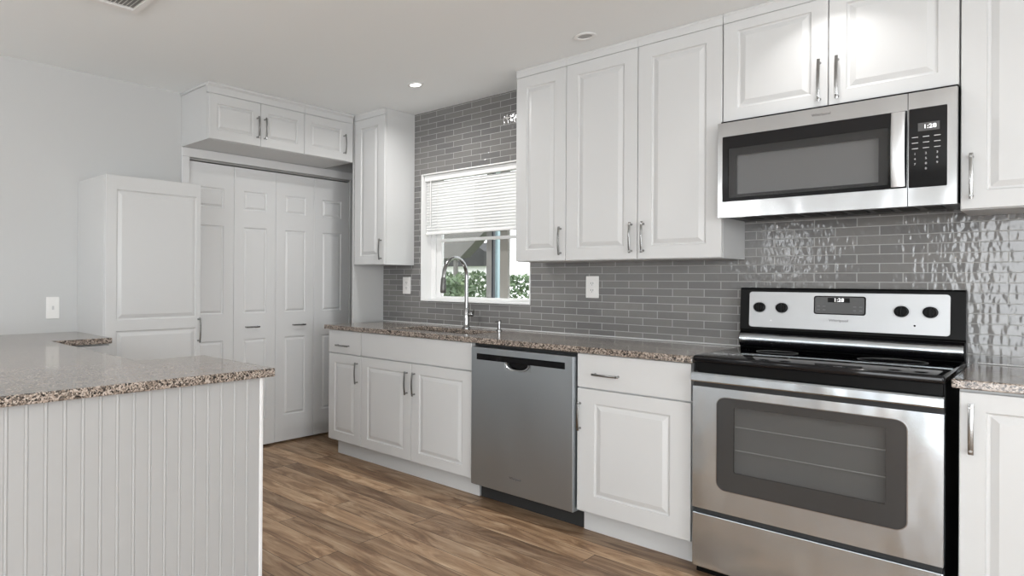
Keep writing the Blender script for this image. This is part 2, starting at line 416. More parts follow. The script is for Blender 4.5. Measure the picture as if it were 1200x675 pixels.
MB().box(WX0+.046, WX0+.092, .12, .15, WZ0+.034, WZ1-.035, .003).build('sash', 'vinyl_white', wr)
MB().box(-1.562, -1.520, .118, .150, WZ0+.034, WZ1-.035, .003).build('stile', 'frame_grey', wr)
MB().box(-1.519, -1.508, .120, .145, WZ0+.034, WZ1-.035).build('gasket', 'frame_dark', wr)
MB().box(-1.458, -1.396, .122, .152, WZ0+.034, WZ1-.035, .003).build('stile', 'frame_greige', wr)
MB().box(WX0+.092, -1.562, .133, .137, WZ0+.034, WZ1-.035).build('pane', 'window_glass', wr)
MB().box(-1.396, WX1-.04, .133, .137, WZ0+.034, WZ1-.035).build('pane', 'window_glass', wr)
MB().box(WX0+.092, WX1-.041, .112, .132, 1.512, 1.535, .003).build('rail', 'vinyl_white', wr)
# blind
bl = thing('window_blind', 'white slatted horizontal blind lowered over the upper half of the sink window', 'blind', (0, .05, 1.55))
BX0, BX1, BZ = WX0+.012, WX1-.012, -1.55
MB().box(BX0, BX1, -.03, .012, 1.955+BZ, 1.997+BZ, .003).build('headrail', 'vinyl_white', bl)
mb = MB(); z = 1.588
while z < 1.952:   # room edge down, nearly closed
    c_, s_ = math.cos(math.radians(62)), math.sin(math.radians(62)); P_ = []
    for q in (-.0125, -.006, 0, .006, .0125): P_.append((q*c_-.006, q*s_ + .0018*(1-(q/.0125)**2) + z+BZ))
    for q in (.0125, .006, 0, -.006, -.0125): P_.append((q*c_-.006+.0004, q*s_ + .0018*(1-(q/.0125)**2) - .0009 + z+BZ))
    mb.prism(P_, 'x', BX0+.004, BX1-.004)
    z += .0205
mb.build('slats', 'blind_slat', bl)
MB().box(BX0+.002, BX1-.002, -.019, .010, 1.563+BZ, 1.579+BZ, .004).build('bottom_rail', 'vinyl_white', bl)
for x in (BX0+.11, (BX0+BX1)/2, BX1-.11): MB().tube([(x, -.0165, 1.565+BZ), (x, -.0165, 1.96+BZ)], .0008, 6).build('ladder_cord', 'plastic_white', bl)
mb = MB(); mb.tube([(BX0+.06, -.032, 1.62+BZ), (BX0+.06, -.034, 1.975+BZ)], .0035, 8); mb.build('wand', 'plastic_white', bl)

# ------------------------------------------------------------------ beyond the window
struct(MB().box(-40, 30, .25, 40, -.35, -.3).build('ground', 'lawn'))
tag(MB().box(-1.86, -1.765, .56, .66, -.3, 2.9, .006).build('porch_post', 'post_blue'), 'pale blue porch post just outside the sink window', 'post')
def hedge_bush(cx, cy, w, h, lab):
    r = random.Random(int(cx*100)); mb = MB()
    for k in range(3400):
        a = r.uniform(0, 2*PI); zz = r.uniform(-.3, h) ; rad = w * (r.random() ** .4) * (1 - .35*max(0, (zz-h*.5)/(h*.5))**2)
        p = Vector((cx + math.cos(a)*rad, cy + math.sin(a)*rad, zz + r.uniform(0, .06)))
        s_ = r.uniform(.025, .05)
        d1 = Vector((r.uniform(-1, 1), r.uniform(-1, 1), r.uniform(-1, 1))).normalized(); d2 = d1.orthogonal().normalized()
        vs = [mb.bm.verts.new(p + d1*s_*u + d2*s_*.55*v_) for u, v_ in ((-1, 0), (0, 1), (1, 0), (0, -1))]
        mb.bm.faces.new(vs)
    o = mb.build('garden_bush', 'leaf_green'); return tag(o, lab, 'bush', 'leafy bushes outside the sink window')
bush = [(-7.3, 6.6, .62, 1.38), (-6.0, 6.3, .62, 1.34), (-4.75, 6.0, .62, 1.30), (-3.5, 5.7, .62, 1.36), (-4.55, 3.6, .40, 1.25), (-2.2, 5.4, .62, 1.36)]
for k, (a, b_, c, d) in enumerate(bush):
    hedge_bush(a, b_, c, d, 'green leafy bush of the garden hedge seen through the sink window')
hs = thing('neighbour_shed', 'shed with a dark gable roof seen through the left window pane', 'shed', (-7.52, 9.0, -.3))
MB().box(-.85, .28, -.6, .0, 0, 1.87, .01).build('wall', 'siding_white', hs)
MB().prism([(-.95, 1.86), (.34, 1.86), (.34, 2.18), (0, 2.40), (-.95, 1.93)], 'y', -.75, .05).build('roof', 'roof_dark', hs)
pe = thing('neighbour_awning', 'grey beige sloping awning at the upper left of the left window pane', 'awning', (-6.0, 5.2, -.3))
MB().prism([(-1.6, 1.86), (.45, 1.92), (.86, 2.28), (1.4, 2.75), (-1.6, 2.85)], 'y', 0, .25).build('canopy', 'eave_grey', pe)
MB().box(.27, .32, .05, .12, 0, 1.9, .005).build('post', 'eave_grey', pe)

# ------------------------------------------------------------------ base cabinets, north run
yB = -.63
def base_body(mb, x0, x1, kick=True, hollow=False):
    # carcass as panels: sides, bottom, back, front rails and a recessed plinth
    if not hollow: mb.box(x0+.001, x1-.001, yB+.021, -.004, .105, .882)
    else:
        mb.box(x0+.001, x0+.018, yB+.021, -.004, .105, .882); mb.box(x1-.018, x1-.001, yB+.021, -.004, .105, .882)
        mb.box(x0+.018, x1-.018, yB+.021, -.004, .105, .125); mb.box(x0+.018, x1-.018, -.02, -.004, .125, .882)
        mb.box(x0+.018, x1-.018, yB+.021, yB+.04, .125, .882)
    return mb
def plinth(parent, x0, x1): MB().box(x0, x1, -.55, -.53, .0, .105).build('toe_kick', 'cabinet_white', parent)
a0, a1, a2, a3, a4, a5 = -2.346, -2.023, -1.584, -1.140, -.526, -.018
c = thing('base_cabinet', 'narrow white base cabinet with a small drawer at the left end of the sink counter', 'cabinet')
base_body(MB(), a0, a1).build('body', 'cabinet_white', c); plinth(c, a0+.02, a1)
d = flat_front(c, a0, a1, .722, .880, yB); pull(d, (a1-a0)/2-.01, .055, .125, False)
d = door(c, a0, a1, .113, .718, yB, .062); pull(d, a1-a0-.034, .49, .145)
c = thing('sink_cabinet', 'wide white two-door base cabinet under the sink with a plain false front', 'cabinet')
base_body(MB(), a1, a3, hollow=True).build('body', 'cabinet_white', c); plinth(c, a1, a3-.0)
flat_front(c, a1, a3, .722, .880, yB, 'false_front')
d = door(c, a1, a2, .113, .718, yB, .062); pull(d, a2-a1-.034, .48, .145)
d = door(c, a2, a3, .113, .718, yB, .062); pull(d, .026, .48, .145)
c = thing('base_cabinet', 'white base cabinet with one drawer and one door between dishwasher and range', 'cabinet')
base_body(MB(), a4, a5).build('body', 'cabinet_white', c); plinth(c, a4, a5)
d = flat_front(c, a4, a5, .715, .880, yB); pull(d, (a5-a4)/2-.11+.0, .070, .125, False); d.children[0].location.x = .0
d = door(c, a4, a5, .113, .711, yB, .085, top=.068); pull(d, .016, .462, .14)
RX0, RX1 = .788, 1.45
c = thing('base_cabinet', 'white base cabinet with a full-height door right of the range', 'cabinet')
base_body(MB(), RX0, RX1).build('body', 'cabinet_white', c); plinth(c, RX0, RX1)
d = door(c, RX0, RX1-.12, .113, .873, yB, .062); pull(d, .030, .640, .165, w=.014)

# counters
def counter(name, X, Y, hole, lab, m='granite'):
    mb = MB(); holed(mb, X, Y, hole, .883, .9135, 'z')
    o = mb.build(name, m); bv = o.modifiers.new('edge', 'BEVEL'); bv.width = .004; bv.segments = 2; bv.limit_method = 'ANGLE'
    return tag(o, lab, 'countertop')
SX0, SX1, SY0, SY1 = -1.86, -1.25, -.50, -.19
counter('countertop', [-2.378, SX0, SX1, -.008], [-.65, SY0, SY1, -.002], {(1, 1)}, 'speckled brown granite countertop of the sink run left of the range')
counter('countertop', [.772, 1.6], [-.65, -.002], set(), 'speckled brown granite countertop piece right of the range')
# undermount sink
s = thing('kitchen_sink', 'stainless undermount sink set into the granite counter below the window', 'sink', ((SX0+SX1)/2, (SY0+SY1)/2, .70))
w2, d2 = (SX1-SX0)/2+.004, (SY1-SY0)/2+.004
def rr3(w, d_, z, r): return [(p[0], p[1], z) for p in rrect(-w, w, -d_, d_, r)]
mb = MB(); mb.rings([rr3(w2, d2, .182, .04), rr3(w2-.006, d2-.006, .181, .04), rr3(w2-.012, d2-.012, .02, .05), rr3(w2-.05, d2-.05, .004, .05), rr3(.03, .03, 0, .029),
    ], cap0=False, cap1=True)
mb.build('basin', 'steel_sink', s, smooth=True)
MB().lathe([(.0, .004), (.035, .004), (.042, .001), (.042, -.02), (0, -.02)], (0, 0, .003)).build('drain', 'chrome', s, smooth=True)
# faucet
f = thing('kitchen_faucet', 'tall chrome gooseneck pull-down faucet behind the sink', 'faucet', (-1.55, -.12, .9135))
MB().lathe([(0, 0), (.027, 0), (.027, .006), (.021, .012), (.019, .03), (.019, .125), (.015, .135), (0, .135)], (0, 0, 0)).build('body', 'chrome', f, smooth=True)
pts = [(0, 0, .12), (0, 0, .25), (0, 0, .345)]
for k in range(1, 15):
    a = PI*k/15; pts.append((0, -.12+.12*math.cos(a), .345+.12*math.sin(a)))
pts += [(0, -.24, .345), (0, -.243, .325)]
MB().tube(pts, .0125, 16).build('gooseneck', 'chrome', f, smooth=True)
MB().tube([(0, -.2425, .335), (0, -.244, .325), (0, -.246, .27), (0, -.247, .245), (0, -.247, .236)], [.0135, .016, .0185, .019, .014], 16).build('spray_head', 'spray_grey', f, smooth=True)
mb = MB(); mb.tube([(.01, 0, .095), (.05, 0, .095), (.055, 0, .095)], [.014, .014, .010], 14); hh = mb.build('valve', 'chrome', f, smooth=True)
MB().tube([(.045, 0, .095), (.062, -.012, .108), (.078, -.03, .125)], [.009, .008, .0055], 10).build('lever', 'spray_grey', hh, smooth=True)
s = thing('soap_dispenser', 'small chrome soap dispenser pump right of the faucet', 'soap dispenser', (-1.30, -.12, .9135))
MB().lathe([(0, 0), (.02, 0), (.02, .004), (.011, .010), (.011, .05), (0, .05)], (0, 0, 0)).build('collar', 'chrome', s, smooth=True)
MB().lathe([(0, .048), (.013, .048), (.013, .066), (.010, .070), (0, .070)], (0, 0, 0)).build('pump_head', 'chrome', s, smooth=True)
MB().tube([(0, 0, .060), (0, -.03, .061), (0, -.045, .056)], .0045, 8).build('nozzle', 'chrome', s, smooth=True)

# ------------------------------------------------------------------ dishwasher
dw = thing('dishwasher', 'stainless steel dishwasher with a pocket handle and black control strip', 'dishwasher')
MB().box(a3+.008, a4-.006, -.56, -.01, .09, .872, .002).build('body', 'black_plastic', dw)
mb = MB(); DX0, DX1 = -1.127, -.533; DY = -.652
PX0, PX1, PZ0, PZ1 = -1.092, -.577, .794, .828
HX0, HX1, HZ0 = -.913, -.767, .755
# door skin with the strip recess and scooped pocket
holed(mb, [DX0, PX0, HX0, HX1, PX1, DX1], [.098, HZ0, PZ0, PZ1, .862], {(2, 1)}, DY, DY+.014)
mb.box(DX0, DX1, DY+.0145, -.575, .098, .862)
o = mb.build('door', 'steel_washer', dw); bv = o.modifiers.new('edge', 'BEVEL'); bv.width = .003; bv.segments = 2; bv.limit_method = 'ANGLE'
MB().box(PX0, PX1, DY-.0015, DY+.001, PZ0, PZ1, .001).build('control_strip', 'gloss_black', dw)
# pocket handle: half-round steel rim around a dark scoop
cx0, rz = (HX0+HX1)/2, PZ0-.001
arc = []
for k in range(17):
    a = PI + PI*k/16; arc.append((cx0 + .073*math.copysign(abs(math.cos(a))**.75, math.cos(a)), rz + .040*math.sin(a)))
mb = MB(); inner = [(cx0 + (x_-cx0)*.86, rz + (z_-rz)*.80) for x_, z_ in arc]
A = [[(x_, DY-.0005, z_) for x_, z_ in arc], [(x_, DY-.006, z_) for x_, z_ in [(cx0+(q-cx0)*.97, rz+(w_-rz)*.95) for q, w_ in arc]], [(x_, DY-.004, z_) for x_, z_ in inner], [(x_, DY+.010, z_) for x_, z_ in [(cx0+(q-cx0)*.9, rz+(w_-rz)*.8) for q, w_ in inner]]]
mb.rings(A, cap0=False, cap1=False, close=False); mb.build('pocket_rim', 'chrome', dw, smooth=True)
MB().prism([(x_, z_) for x_, z_ in arc], 'y', DY+.0115, DY+.0135).build('pocket', 'gloss_black', dw)
mb = MB(); mb.box(HX0, cx0-.068, DY+.001, DY+.012, HZ0, PZ0); 
# fill plates around the scoop so the door stays closed
for i in range(16):
    x_a, z_a = arc[i]; x_b, z_b = arc[i+1]
    vs = [mb.bm.verts.new(p) for p in ((x_a, DY, z_a), (x_b, DY, z_b), (x_b, DY, HZ0), (x_a, DY, HZ0))]
    mb.bm.faces.new(vs)
mb.build('pocket_surround', 'steel_washer', dw)
MB().box(a3+.01, a4-.002, -.545, -.53, .002, .10).build('toe_kick', 'rubber_black', dw)
MB().box(a3+.004, a4-.001, -.60, -.565, .864, .881).build('top_gasket', 'rubber_black', dw)
text('lettering', 'Whirlpool', .017, (-.85, DY-.0008, .186), 'print_grey', dw)

# ------------------------------------------------------------------ range
RW = .757; r = thing('electric_range', 'stainless and black electric range with a glass cooktop and four knobs', 'stove', (0, 0, 0))
MB().box(.003, RW, -.625, -.012, .0, .895, .002).build('body', 'black_plastic', r)
FY = -.668
mb = MB(); ox0, ox1, oz0, oz1 = .091, .667, .377, .757
outer = [(0.0, .283), (RW, .283), (RW, .797), (0.0, .797)]
# oven door skin with rounded window opening
def framed(mb, X0, X1_, Z0, Z1, hx0, hx1, hz0, hz1, rad, y0, y1, n=6):
    rr = rrect(hx0, hx1, hz0, hz1, rad, n); cor = [(X1_, Z1), (X0, Z1), (X0, Z0), (X1_, Z0)]
    per = n+1
    for y in (y0, y1):
        H = [mb.bm.verts.new((p[0], y, p[1])) for p in rr]; K = [mb.bm.verts.new((p[0], y, p[1])) for p in cor]
        for q in range(4):
            for k in range(per-1): mb.bm.faces.new((K[q], H[q*per+k], H[q*per+k+1]))
            mb.bm.faces.new((K[q], H[q*per+per-1], H[((q+1) % 4)*per], K[(q+1) % 4]))
        if y == y0: H0, K0 = H, K
        else:
            for k in range(len(H)): mb.bm.faces.new((H0[k], H0[(k+1) % len(H)], H[(k+1) % len(H)], H[k]))
            for k in range(4): mb.bm.faces.new((K0[k], K0[(k+1) % 4], K[(k+1) % 4], K[k]))
    return mb
framed(mb, 0.0, RW, .283, .793, ox0, ox1, oz0, oz1, .032, FY, FY+.04)
dr = mb.build('oven_door', 'steel_range', r)
mb = MB(); framed(mb, ox0+.0005, ox1-.0005, oz0+.0005, oz1-.0005, .150, .612, .455, .722, .006, FY+.002, FY+.012); 
o = mb.build('window_border', 'oven_frame_glass', dr)
# trim ring around the glass
mb = MB(); A = rrect(ox0-.003, ox1+.003, oz0-.003, oz1+.003, .035); B = rrect(ox0, ox1, oz0, oz1, .032); 
mb.rings([[(p[0], FY+.0005, p[1]) for p in A], [(p[0], FY-.002, p[1]) for p in A], [(p[0], FY-.002, p[1]) for p in B], [(p[0], FY+.0015, p[1]) for p in B]], cap0=False, cap1=False)
mb.build('window_trim', 'chrome', dr)
MB().box(.1505, .6115, FY+.004, FY+.008, .4555, .7215).build('window_glass', 'tinted_glass', dr)
mb = MB()   # oven cavity lining (open towards the window)
q = [[(x_, y_, z_) for x_, z_ in ((.14, .445), (.62, .445), (.62, .732), (.14, .732))] for y_ in (FY+.013, FY+.038)]
mb.rings(q, cap0=False, cap1=True); mb.build('cavity', 'oven_inner', dr)
mb = MB()
for zz in (.64, .545):
    mb.tube([(.15, FY+.025, zz), (.61, FY+.025, zz)], .0022, 8)
for k in range(24): mb.tube([(.16+k*.0192, FY+.028, .545), (.16+k*.0192, FY+.037, .545)], .001, 6)
mb.build('oven_rack', 'rack_wire', dr)
mb = MB()
mb.prism([(FY-.014, .814), (FY-.018, .819), (FY-.018, .846), (FY-.013, .852), (FY+.012, .852), (FY+.012, .814)], 'x', -.001, RW+.001)
o = mb.build('handle', 'steel_range', dr)
MB().box(.001, RW-.001, FY+.012, FY+.03, .7935, .8135).build('vent_gap', 'rubber_black', dr)
d = MB().box(0, RW, FY, FY+.04, .035, .262, .004).build('storage_drawer', 'steel_range', r)
MB().box(.004, RW-.004, FY+.02, FY+.045, .262, .283).build('seam', 'rubber_black', r)
# cooktop
mb = MB(); mb.box(-.001, RW+.003, -.690+.02, -.075, .893, .922, .009, 3)
ct = mb.build('cooktop', 'gloss_black', r, smooth=True)
MB().box(.004, RW-.004, -.655, -.62, .854, .893).build('front_rail', 'black_plastic', r)
for (x_, y_, rad) in ((.19, -.50, .105), (.57, -.50, .085), (.19, -.24, .075), (.57, -.24, .105)):
    mb = MB(); mb.lathe([(rad, 0), (rad, .0006), (rad-.002, .0006), (rad-.002, 0)], (x_, y_, .9218), seg=48)
    mb.build('burner_ring', 'print_grey', ct)
# backguard
mb = MB(); mb.prism([(-.012, .915), (-.012, 1.205), (-.048, 1.205), (-.054, 1.198), (-.066, 1.008), (-.060, 1.000), (-.060, .915)], 'x', -.002, RW+.005)
g = mb.build('backguard', 'black_plastic', r)
mb = MB(); mb.prism([(-.0605, .922), (-.074, .928), (-.088, .942), (-.092, .962), (-.086, .982), (-.070, .997), (-.0605, .998)], 'x', .001, RW+.002)
mb.build('lower_trim', 'gloss_black', g, smooth=True)
mb = MB(); mb.prism([(-.0755, .9335), (-.0895, .945), (-.0935, .962), (-.0875, .9815), (-.074, .9925), (-.072, .990), (-.085, .979), (-.090, .962), (-.086, .947), (-.074, .937)], 'x', .003, RW)
mb.build('steel_band', 'steel_range', g, smooth=True)
# control panel plate sits on the sloping face
tilt = math.atan2(.012, .19)
pl = bpy.data.objects.new('control_panel', None)
def panelY(z): return -.054 - (1.198-z)/(.19)*.012
P0 = (0, panelY(1.10), 1.10)
A = rrect(.036, .718, 1.020-1.10, 1.186-1.10, .012)
mb = MB(); mb.rings([[(p[0], 0.0, p[1]) for p in A], [(p[0], -.003, p[1]) for p in A]])
cp = mb.build('control_panel', 'steel_panel', g, loc=P0); cp.rotation_euler = (-tilt*0 + 0, 0, 0)
cp.rotation_euler = (-tilt, 0, 0)
A = rrect(.283, .462, -.010, .072, .010)
mb = MB(); mb.rings([[(p[0], -.0025, p[1]) for p in A], [(p[0], -.0045, p[1]) for p in A]]); ds = mb.build('display', 'gloss_black', cp)
A = rrect(.288, .457, -.005, .067, .007)
mb = MB(); mb.rings([[(p[0], -.004, p[1]) for p in A], [(p[0], -.0052, p[1]) for p in A]]); mb.build('keypad', 'screen_grey', ds)
MB().box(.333, .408, -.0062, -.005, .044, .064).build('clock_window', 'gloss_black', ds)
text('digits', '1:28', .021, (.371, -.0066, .054), 'digit_glow', ds, bold=0)
text('lettering', 'Whirlpool', .016, (.370, -.0034, -.036), 'print_grey', cp)
for x_ in (.300, .320, .425, .445):
    for z_ in (.010, .026): MB().box(x_-.005, x_+.005, -.0058, -.0050, z_-.002, z_+.002).build('key', 'print_grey', ds)
for x_ in (.077, .164, .574, .661):
    mb = MB(); mb.lathe([(0, -.003), (.0235, -.003), (.0235, -.006), (.021, -.010), (.020, -.022), (.017, -.025), (0, -.025)], (x_, 0, .013), 'y', 28)
    k_ = mb.build('knob', 'black_plastic', cp, smooth=True)
    mb = MB(); mb.box(x_-.0045, x_+.0045, -.033, -.018, -.006, .032, .002); mb.build('grip', 'black_plastic', k_)
    mb = MB(); mb.lathe([(.027, -.0025), (.027, -.0036), (.0264, -.0036), (.0264, -.0025)], (x_, 0, .013), 'y', 32); mb.build('dial_mark', 'print_grey', k_)
MB().lathe([(0, -.003), (.0035, -.003), (.0035, -.0045), (0, -.0045)], (.615, 0, -.044), 'y', 12).build('indicator', 'gloss_black', cp)
mb = MB(); mb.prism([(.118, -.050), (.128, -.050), (.123, -.043)], 'y', -.0036, -.0028); mb.build('warning_mark', 'print_pale', cp)

# ------------------------------------------------------------------ upper cabinets
yU = -.325
def upper_body(x0, x1, z0, z1, d=.325): return MB().box(x0+.0005, x1-.0005, -(d-.021), -.002, z0, z1)
u0, u1, u2 = -1.060, -.753, -.375
def upper(x0, x1, z0, splits, lab, hs, z1=2.412, fws=None, L=.155, hz=.032, mt_='pull_steel', rec=.0):
    c = thing('wall_cabinet', lab, 'cabinet', ((x0+x1)/2, 0, z0))
    # geometry is given in room coordinates, shifted to the thing
    xs = [x0] + splits + [x1]; off = (-(x0+x1)/2, 0, -z0)
    o = upper_body(x0, x1, z0, ZC-.001).build('body', 'cabinet_white', c, loc=off)
    MB().prism([(yU+.02, z1+.0002), (yU+.0005, z1+.0002), (yU+.0005, ZC-.012), (yU-.003, ZC-.006), (yU-.003, ZC-.001), (yU+.02, ZC-.001)], 'x', x0+.0005, x1-.0005).build('crown', 'cabinet_white', c, loc=off)
    for k in range(len(xs)-1):
        d = door(c, xs[k]+off[0], xs[k+1]+off[0], .001, z1-z0, yU, .066 if z0 < 1.6 else .057, top=.066 if z0 < 1.6 else .045)
        w = xs[k+1]-xs[k]
        side = hs[k]
        pull(d, w-.028 if side == 'r' else .030, hz+L/2, L, m=mt_)
    return c
upper(u0, u1, 1.342, [], 'narrow tall white wall cabinet just right of the window', ['r'])
upper(u1, u2, 1.342, [], 'tall white wall cabinet with a right-hand pull, second right of the window', ['r'])
upper(u2, -.001, 1.342, [], 'tall white wall cabinet directly left of the microwave', ['l'])
upper(0.0, .762, 1.96, [.381], 'short white two-door wall cabinet above the microwave', ['r', 'l'], L=.175, hz=.02)
upper(.764, 1.26, 1.500, [], 'white wall cabinet right of the microwave, cut off by the frame', ['l'], L=.165, hz=.036)
upper(-2.410, -2.105, 1.342, [], 'tall narrow white wall cabinet left of the window at the closet corner', ['r'], L=.15)

# cabinets over the closet (local x runs along +y, fronts face +x)
def over(y0, y1, splits, lab, hs, fill_left):
    c = thing('wall_cabinet', lab, 'cabinet', (X1, y0, 2.105), PI/2)
    W_ = y1-y0; D = X1-XW
    # local: x 0..W, y 0 (front) .. D (wall)
    MB().box(.0005, W_-.0005, .021, D-.002, 0, ZC-2.106).build('body', 'cabinet_white', c)
    H = 2.392-2.105
    MB().prism([(.02, H+.0002), (.0005, H+.0002), (.0005, H+.040), (-.012, H+.052), (-.012, ZC-2.106), (.02, ZC-2.106)], 'x', .0-(.012 if fill_left else 0), W_-.0005).build('crown', 'cabinet_white', c)
    if fill_left: MB().box(-.012, -.0001, .018, D-.002, H+.048, ZC-2.106, .002).build('side_crown', 'cabinet_white', c)
    xs = [0.0] + splits + [W_]
    for k in range(len(xs)-1):
        if xs[k+1]-xs[k] < .1:
            MB().box(xs[k]+.001, xs[k+1]-.001, .004, .02, .001, H).build('filler', 'cabinet_white', c); continue
        d = door(c, xs[k], xs[k+1], .001, H, 0, .060, wide=.022); w = xs[k+1]-xs[k]
        pull(d, w-.030 if hs[k] == 'r' else .030, .045+.075, .145)
    return c
over(-1.585, -.812, [.397], 'short white two-door cabinet above the closet doors with paired pulls', ['r', 'l'], True)
over(-.811, -.340, [.405], 'short white single-door cabinet above the right end of the closet', ['r'], False)

# ------------------------------------------------------------------ microwave
mw = thing('microwave', 'stainless over-the-range microwave with a vertical bar handle and black control panel', 'microwave', (0, 0, 1.527))
Z = lambda z_: z_-1.527
MY = -.384
MB().box(.001, .761, MY+.035, -.003, Z(1.527), Z(1.9585), .002).build('body', 'black_plastic', mw)
mb = MB(); framed(mb, 0, .6295, Z(1.520), Z(1.945), .018, .6285, Z(1.590), Z(1.882), .004, MY, MY+.034, 4); dr = mb.build('door', 'steel_micro', mw)
mb = MB(); framed(mb, .0183, .6283, Z(1.5903), Z(1.8817), .040, .575, Z(1.607), Z(1.828), .004, MY+.001, MY+.010, 4); mb.build('glass_border', 'gloss_black', dr)
MB().box(.0405, .5745, MY+.004, MY+.008, Z(1.6075), Z(1.8275)).build('window_glass', 'micro_glass', dr)
mb = MB(); framed(mb, .0385, .5765, Z(1.606), Z(1.829), .072, .546, Z(1.622), Z(1.795), .003, MY+.0105, MY+.013, 4); mb.build('window_mask', 'screen_grey', dr)
mb = MB(); q = [[(x_, y_, z_) for x_, z_ in ((.07, Z(1.620)), (.548, Z(1.620)), (.548, Z(1.797)), (.07, Z(1.797)))] for y_ in (MY+.0135, MY+.033)]
mb.rings(q, cap0=False, cap1=True); mb.build('cavity', 'micro_inner', dr)
mb = MB(); pts = []
for k in range(13):
    s_ = -1+2*k/12; pts.append((.606, MY-.034+.016*s_*s_, Z(1.735)+s_*.140))
mb.tube(pts, .01, 16, flat=(.040, .012), side=Vector((1, 0, 0)))
for zz in (1.608, 1.862): mb.box(.592, .620, MY-.022, MY+.002, Z(zz)-.009, Z(zz)+.009, .002)
mb.build('handle', 'nickel', dr, smooth=True)
mb = MB(); framed(mb, .6315, .761, Z(1.520), Z(1.945), .6330, .736, Z(1.588), Z(1.884), .003, MY, MY+.034, 4); cp = mb.build('control_frame', 'steel_micro', mw)
MB().box(.6332, .7358, MY+.001, MY+.012, Z(1.5882), Z(1.8838)).build('control_panel', 'gloss_black', cp)
MB().box(.658, .716, MY+.0002, MY+.001, Z(1.797), Z(1.828)).build('display', 'screen_grey', cp)
text('digits', '1:28', .021, (.690, MY-.0004, Z(1.8125)), 'digit_glow', cp, bold=0)
for row in range(3):
    for k in range(3): MB().box(.650+.030*k-.0085, .650+.030*k+.0085, MY+.0004, MY+.001, Z(1.775-.021*row), Z(1.775-.021*row)+.0025).build('key_mark', 'print_pale', cp)
for row, chars in enumerate(('123', '456', '789', ' 0 ')):
    for k, ch in enumerate(chars):
        if ch != ' ': text('key_digit', ch, .011, (.650+.030*k, MY+.0002, Z(1.714-.019*row)), 'print_pale', cp)
text('lettering', 'Whirlpool', .015, (.370, MY-.0008, Z(1.917)), 'print_grey', mw)
mb = MB()
for k in range(9): mb.box(.06+.075*k, .11+.075*k, -.30, -.12, Z(1.524), Z(1.5268))
mb.build('vent_grille', 'rubber_black', mw)

# ------------------------------------------------------------------ pantry cabinet on the west wall
xf = -2.350
c = thing('pantry_cabinet', 'tall white single-door cabinet standing against the left wall beside the closet', 'cabinet', (xf, -2.269, 0), PI/2)
W_, D = .598, xf-XW
MB().box(0, W_, .021, D-.002, .0, 1.801, .0015).build('body', 'cabinet_white', c)
d = door(c, 0.0, W_, .10, 1.801, 0, panels=[(.064, W_-.030-.0, .898, 1.622), (.064, W_-.030, .07, .838)]); pull(d, W_-.016, .823, .15)
# ------------------------------------------------------------------ counters on the left
def base_x(name, lab, y0, y1, xfront, xback, doors, face=+1):
    c = thing(name, lab, 'cabinet', (xfront, y0, 0), PI/2); w = y1-y0
    MB().box(0, w, .021, xfront-xback, .105, .882).build('body', 'cabinet_white', c)
    MB().box(0, w, .08, .10, 0, .105).build('toe_kick', 'cabinet_white', c)
    for k in range(doors):
        d = door(c, w*k/doors, w*(k+1)/doors, .11, .875, 0, .06); pull(d, w/doors-.03 if k % 2 == 0 else .03, .62, .14)
    return c
base_x('base_cabinet', 'white base cabinet under the granite beside the pantry on the left wall', -2.60, -2.271, -2.275, XW+.003, 1)
XP = -.79
# L-shaped granite top: peninsula leg, connecting leg and the leg along the wall
mb = MB(); holed(mb, [XW+.002, -2.245, -1.277, XP], [-3.9, -3.30, -2.585, -2.285, -2.2695], {(0, 0), (1, 0), (1, 2), (1, 3), (2, 3)} , .883, .9135, 'z')
# keep the peninsula end at y = -2.285 and the wall leg up to the pantry
o = mb.build('countertop', 'granite'); bv = o.modifiers.new('edge', 'BEVEL'); bv.width = .004; bv.segments = 2; bv.limit_method = 'ANGLE'
tag(o, 'large U-shaped speckled granite countertop of the peninsula at the left', 'countertop')
pn = thing('peninsula', 'white peninsula base clad in vertical beadboard under the granite at lower left', 'kitchen peninsula', (-.82, -2.32, 0))
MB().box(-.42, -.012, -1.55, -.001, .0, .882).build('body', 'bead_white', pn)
# beadboard skin: profile along y, extruded in z, facing +x
pts = []; y = -1.55; pts.append((-.0115, y)); p = .0528
yy = -1.55
while yy < -.022:
    for dy, dx in ((0, 0), (.0012, -.0014), (.0036, -.0014), (.0050, .0004), (.0082, .0014), (.0112, .0004), (.0124, -.0012), (.0136, 0)):
        if yy+dy < -.013: pts.append((dx, yy+dy))
    yy += p
pts.append((0, -.013)); pts.append((-.0115, -.013))
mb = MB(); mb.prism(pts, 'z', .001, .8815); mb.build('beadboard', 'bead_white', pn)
MB().box(-.030, .004, -.0125, .003, .0, .8815, .004, 3).build('corner_trim', 'trim_white', pn)
c = thing('base_cabinet', 'white base cabinet under the connecting run of the granite at far left', 'cabinet', (-2.24, -3.27, 0))
MB().box(0, .98, 0, .64, .105, .882).build('body', 'cabinet_white', c); MB().box(0, .98, .05, .59, 0, .105).build('toe_kick', 'cabinet_white', c)

